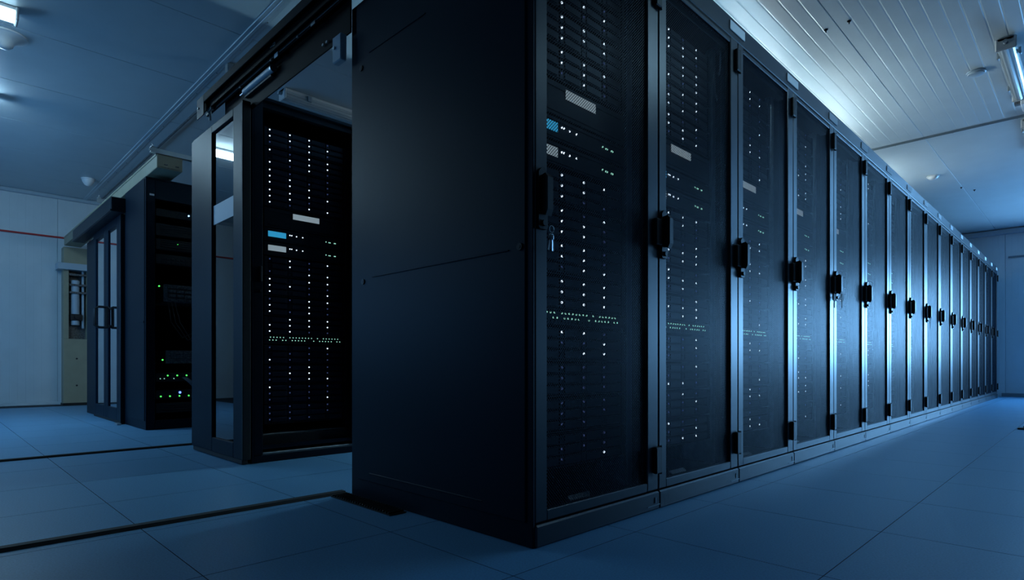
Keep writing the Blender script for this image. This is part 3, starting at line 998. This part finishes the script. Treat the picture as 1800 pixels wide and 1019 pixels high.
MB().box(-0.06, 0.10, -0.07, 0.07, 0.0, 0.014, bev=0.004).build('lid', 'rubber', fb)
MB().box(-0.02, 0.05, -0.01, 0.01, 0.014, 0.030, bev=0.004).build('lifting_grip', 'black_plastic', fb)

# ------------------------------------------------------------------ ceiling lamps and detectors
def lamp(x, ya, yb, lit, label, z=H):
    e = empty('ceiling_lamp', (x, ya, z))
    tag(e, label, 'lamp', 'fluorescent ceiling lamps')
    L = yb - ya
    MB().box(-0.055, 0.055, 0.0, L, -0.035, -0.002, bev=0.006).build('housing', 'lamp_body', e)
    c = MB()
    n = 14
    prof = []
    for k in range(n + 1):
        t = math.pi * k / n
        rr = 0.062 + (0.003 if k % 2 else 0)
        prof.append((-rr * math.cos(t), -0.036 - 0.062 * math.sin(t) - (0.003 if k % 2 else 0)))
    c.prism(prof, 1, 0.02, L - 0.02)
    c.build('cover', 'lamp_cover' if lit is None else lit, e)
    for (a, b) in ((0.0, 0.02), (L - 0.02, L)):
        MB().box(-0.068, 0.068, a, b, -0.104, -0.003, bev=0.008).build('end_cap', 'lamp_body', e)
    if lit is None:
        for xx in (-0.025, 0.025):
            MB().cyl((xx, 0.04, -0.065), (xx, L - 0.04, -0.065), 0.013, 10).build('tube', 'white_plastic', e, smooth=True)
        for yy in (0.25, L - 0.25):
            for s_ in (-1, 1):
                MB().box(s_ * 0.072 - 0.008, s_ * 0.072 + 0.008, yy - 0.02, yy + 0.02, -0.075, -0.02, bev=0.003).build('clip', 'steel', e)
    MB().cyl((0.0, -0.035, -0.05), (0.0, 0.0, -0.05), 0.016, 12).build('cable_gland', 'grey_plastic', e)
    return e


lamp(0.83, 4.70, 6.02, None, 'unlit ribbed fluorescent lamp on the right aisle ceiling, nearest')
lamp(0.83, 6.90, 8.22, None, 'unlit fluorescent lamp beyond the dark joint strip on the right aisle ceiling')
lamp(-4.19, 0.95, 2.30, None, 'unlit fluorescent lamp seen through the gap under the black door header')
lamp(-4.36, -2.30, -0.98, 'tube_lit_b', 'lit fluorescent lamp at the left top corner, its end just in view')
lamp(-6.30, -2.30, -0.97, 'tube_lit_c', 'lit fluorescent lamp at the left edge, second from the corner')


def pendant(x, ya, yb, z, label, mat='tube_lit_a', shade=False):
    e = empty('aisle_lamp', (x, ya, z))
    tag(e, label, 'lamp', 'hanging aisle lamps')
    L = yb - ya
    MB().cyl((0, 0.03, 0), (0, L - 0.03, 0), 0.02, 12).build('tube', mat, e)
    for y in (0.0, L):
        MB().box(-0.03, 0.03, y - 0.02, y + 0.03, -0.03, 0.03, bev=0.006).build('lamp_holder', 'white_plastic', e)
        MB().cyl((0, y, 0.03), (0, y, H - z), 0.004, 6).build('rod', 'zinc', e)
    if shade:  # shade added to keep the fill tube's light off the ceiling
        arc = [(0.075 * math.cos(math.pi * k / 10), 0.012 + 0.05 * math.sin(math.pi * k / 10)) for k in range(11)]
        arc += [(0.072 * math.cos(math.pi * k / 10), 0.009 + 0.047 * math.sin(math.pi * k / 10)) for k in range(10, -1, -1)]
        MB().prism(arc, 1, -0.02, L + 0.02).build('reflector', 'lamp_body', e)
    return e


for (n_, (ya, yb)) in enumerate(((4.30, 4.85), (5.15, 5.70), (7.6, 8.15))):
    pendant(-1.38, ya, yb, 2.62, 'lit tube lamp hanging in the middle aisle behind the long row, %s' % ('nearest', 'second', 'farthest')[n_])
pendant(-1.82, 2.3, 3.0, 1.62, 'added unseen tube lamp low in the middle aisle, brightening the floor by its door', 'tube_fill_d')  # fill tube added for the bright floor band at the aisle mouth
pendant(0.95, 1.4, 2.6, 2.75, 'added unseen tube lamp brightening the floor at the near end of the right aisle', 'tube_fill_r', True)  # fill tube added because the near right floor came out dark
jb = empty('junction_box', (0.86, 6.25, H))
tag(jb, 'pale junction box on the ceiling between two unlit lamps', 'junction box')
MB().box(-0.05, 0.12, -0.05, 0.22, -0.075, -0.001, bev=0.008).build('housing', 'white_plastic', jb)
MB().box(-0.10, -0.05, 0.0, 0.06, -0.05, -0.001, bev=0.004).build('bracket', 'unit_grey', jb)


def detector(x, y, r_, prof, label, mat='white_plastic', cat='detector'):
    e = empty('smoke_detector', (x, y, H))
    tag(e, label, cat)
    MB().lathe([(r_, -0.001), (r_, -0.012), (r_ * 0.92, -0.016)], n=28).build('base', mat, e, smooth=True)
    MB().lathe([(a * r_, -b) for (a, b) in prof], n=28).build('head', mat, e, smooth=True)


CONE = [(0.9, 0.015), (0.62, 0.035), (0.42, 0.06), (0.36, 0.085), (0.22, 0.105), (0.05, 0.11)]
detector(-4.87, -1.02, 0.15, CONE, 'large white cone-shaped ceiling speaker at the left edge', cat='speaker')
detector(-8.85, 0.18, 0.085, [(0.9, 0.015), (0.8, 0.05), (0.5, 0.09), (0.2, 0.105), (0.05, 0.108)], 'small white domed detector on the ceiling near the left wall')
detector(0.575, 5.26, 0.072, [(0.9, 0.014), (0.85, 0.026), (0.5, 0.032), (0.05, 0.034)], 'flat round grey detector on the ceiling beside the ribbed lamp', 'trim_paint')
detector(-0.296, 8.57, 0.075, [(0.9, 0.014), (0.7, 0.035), (0.45, 0.05), (0.05, 0.052)], 'small white detector on the ceiling above the far racks')
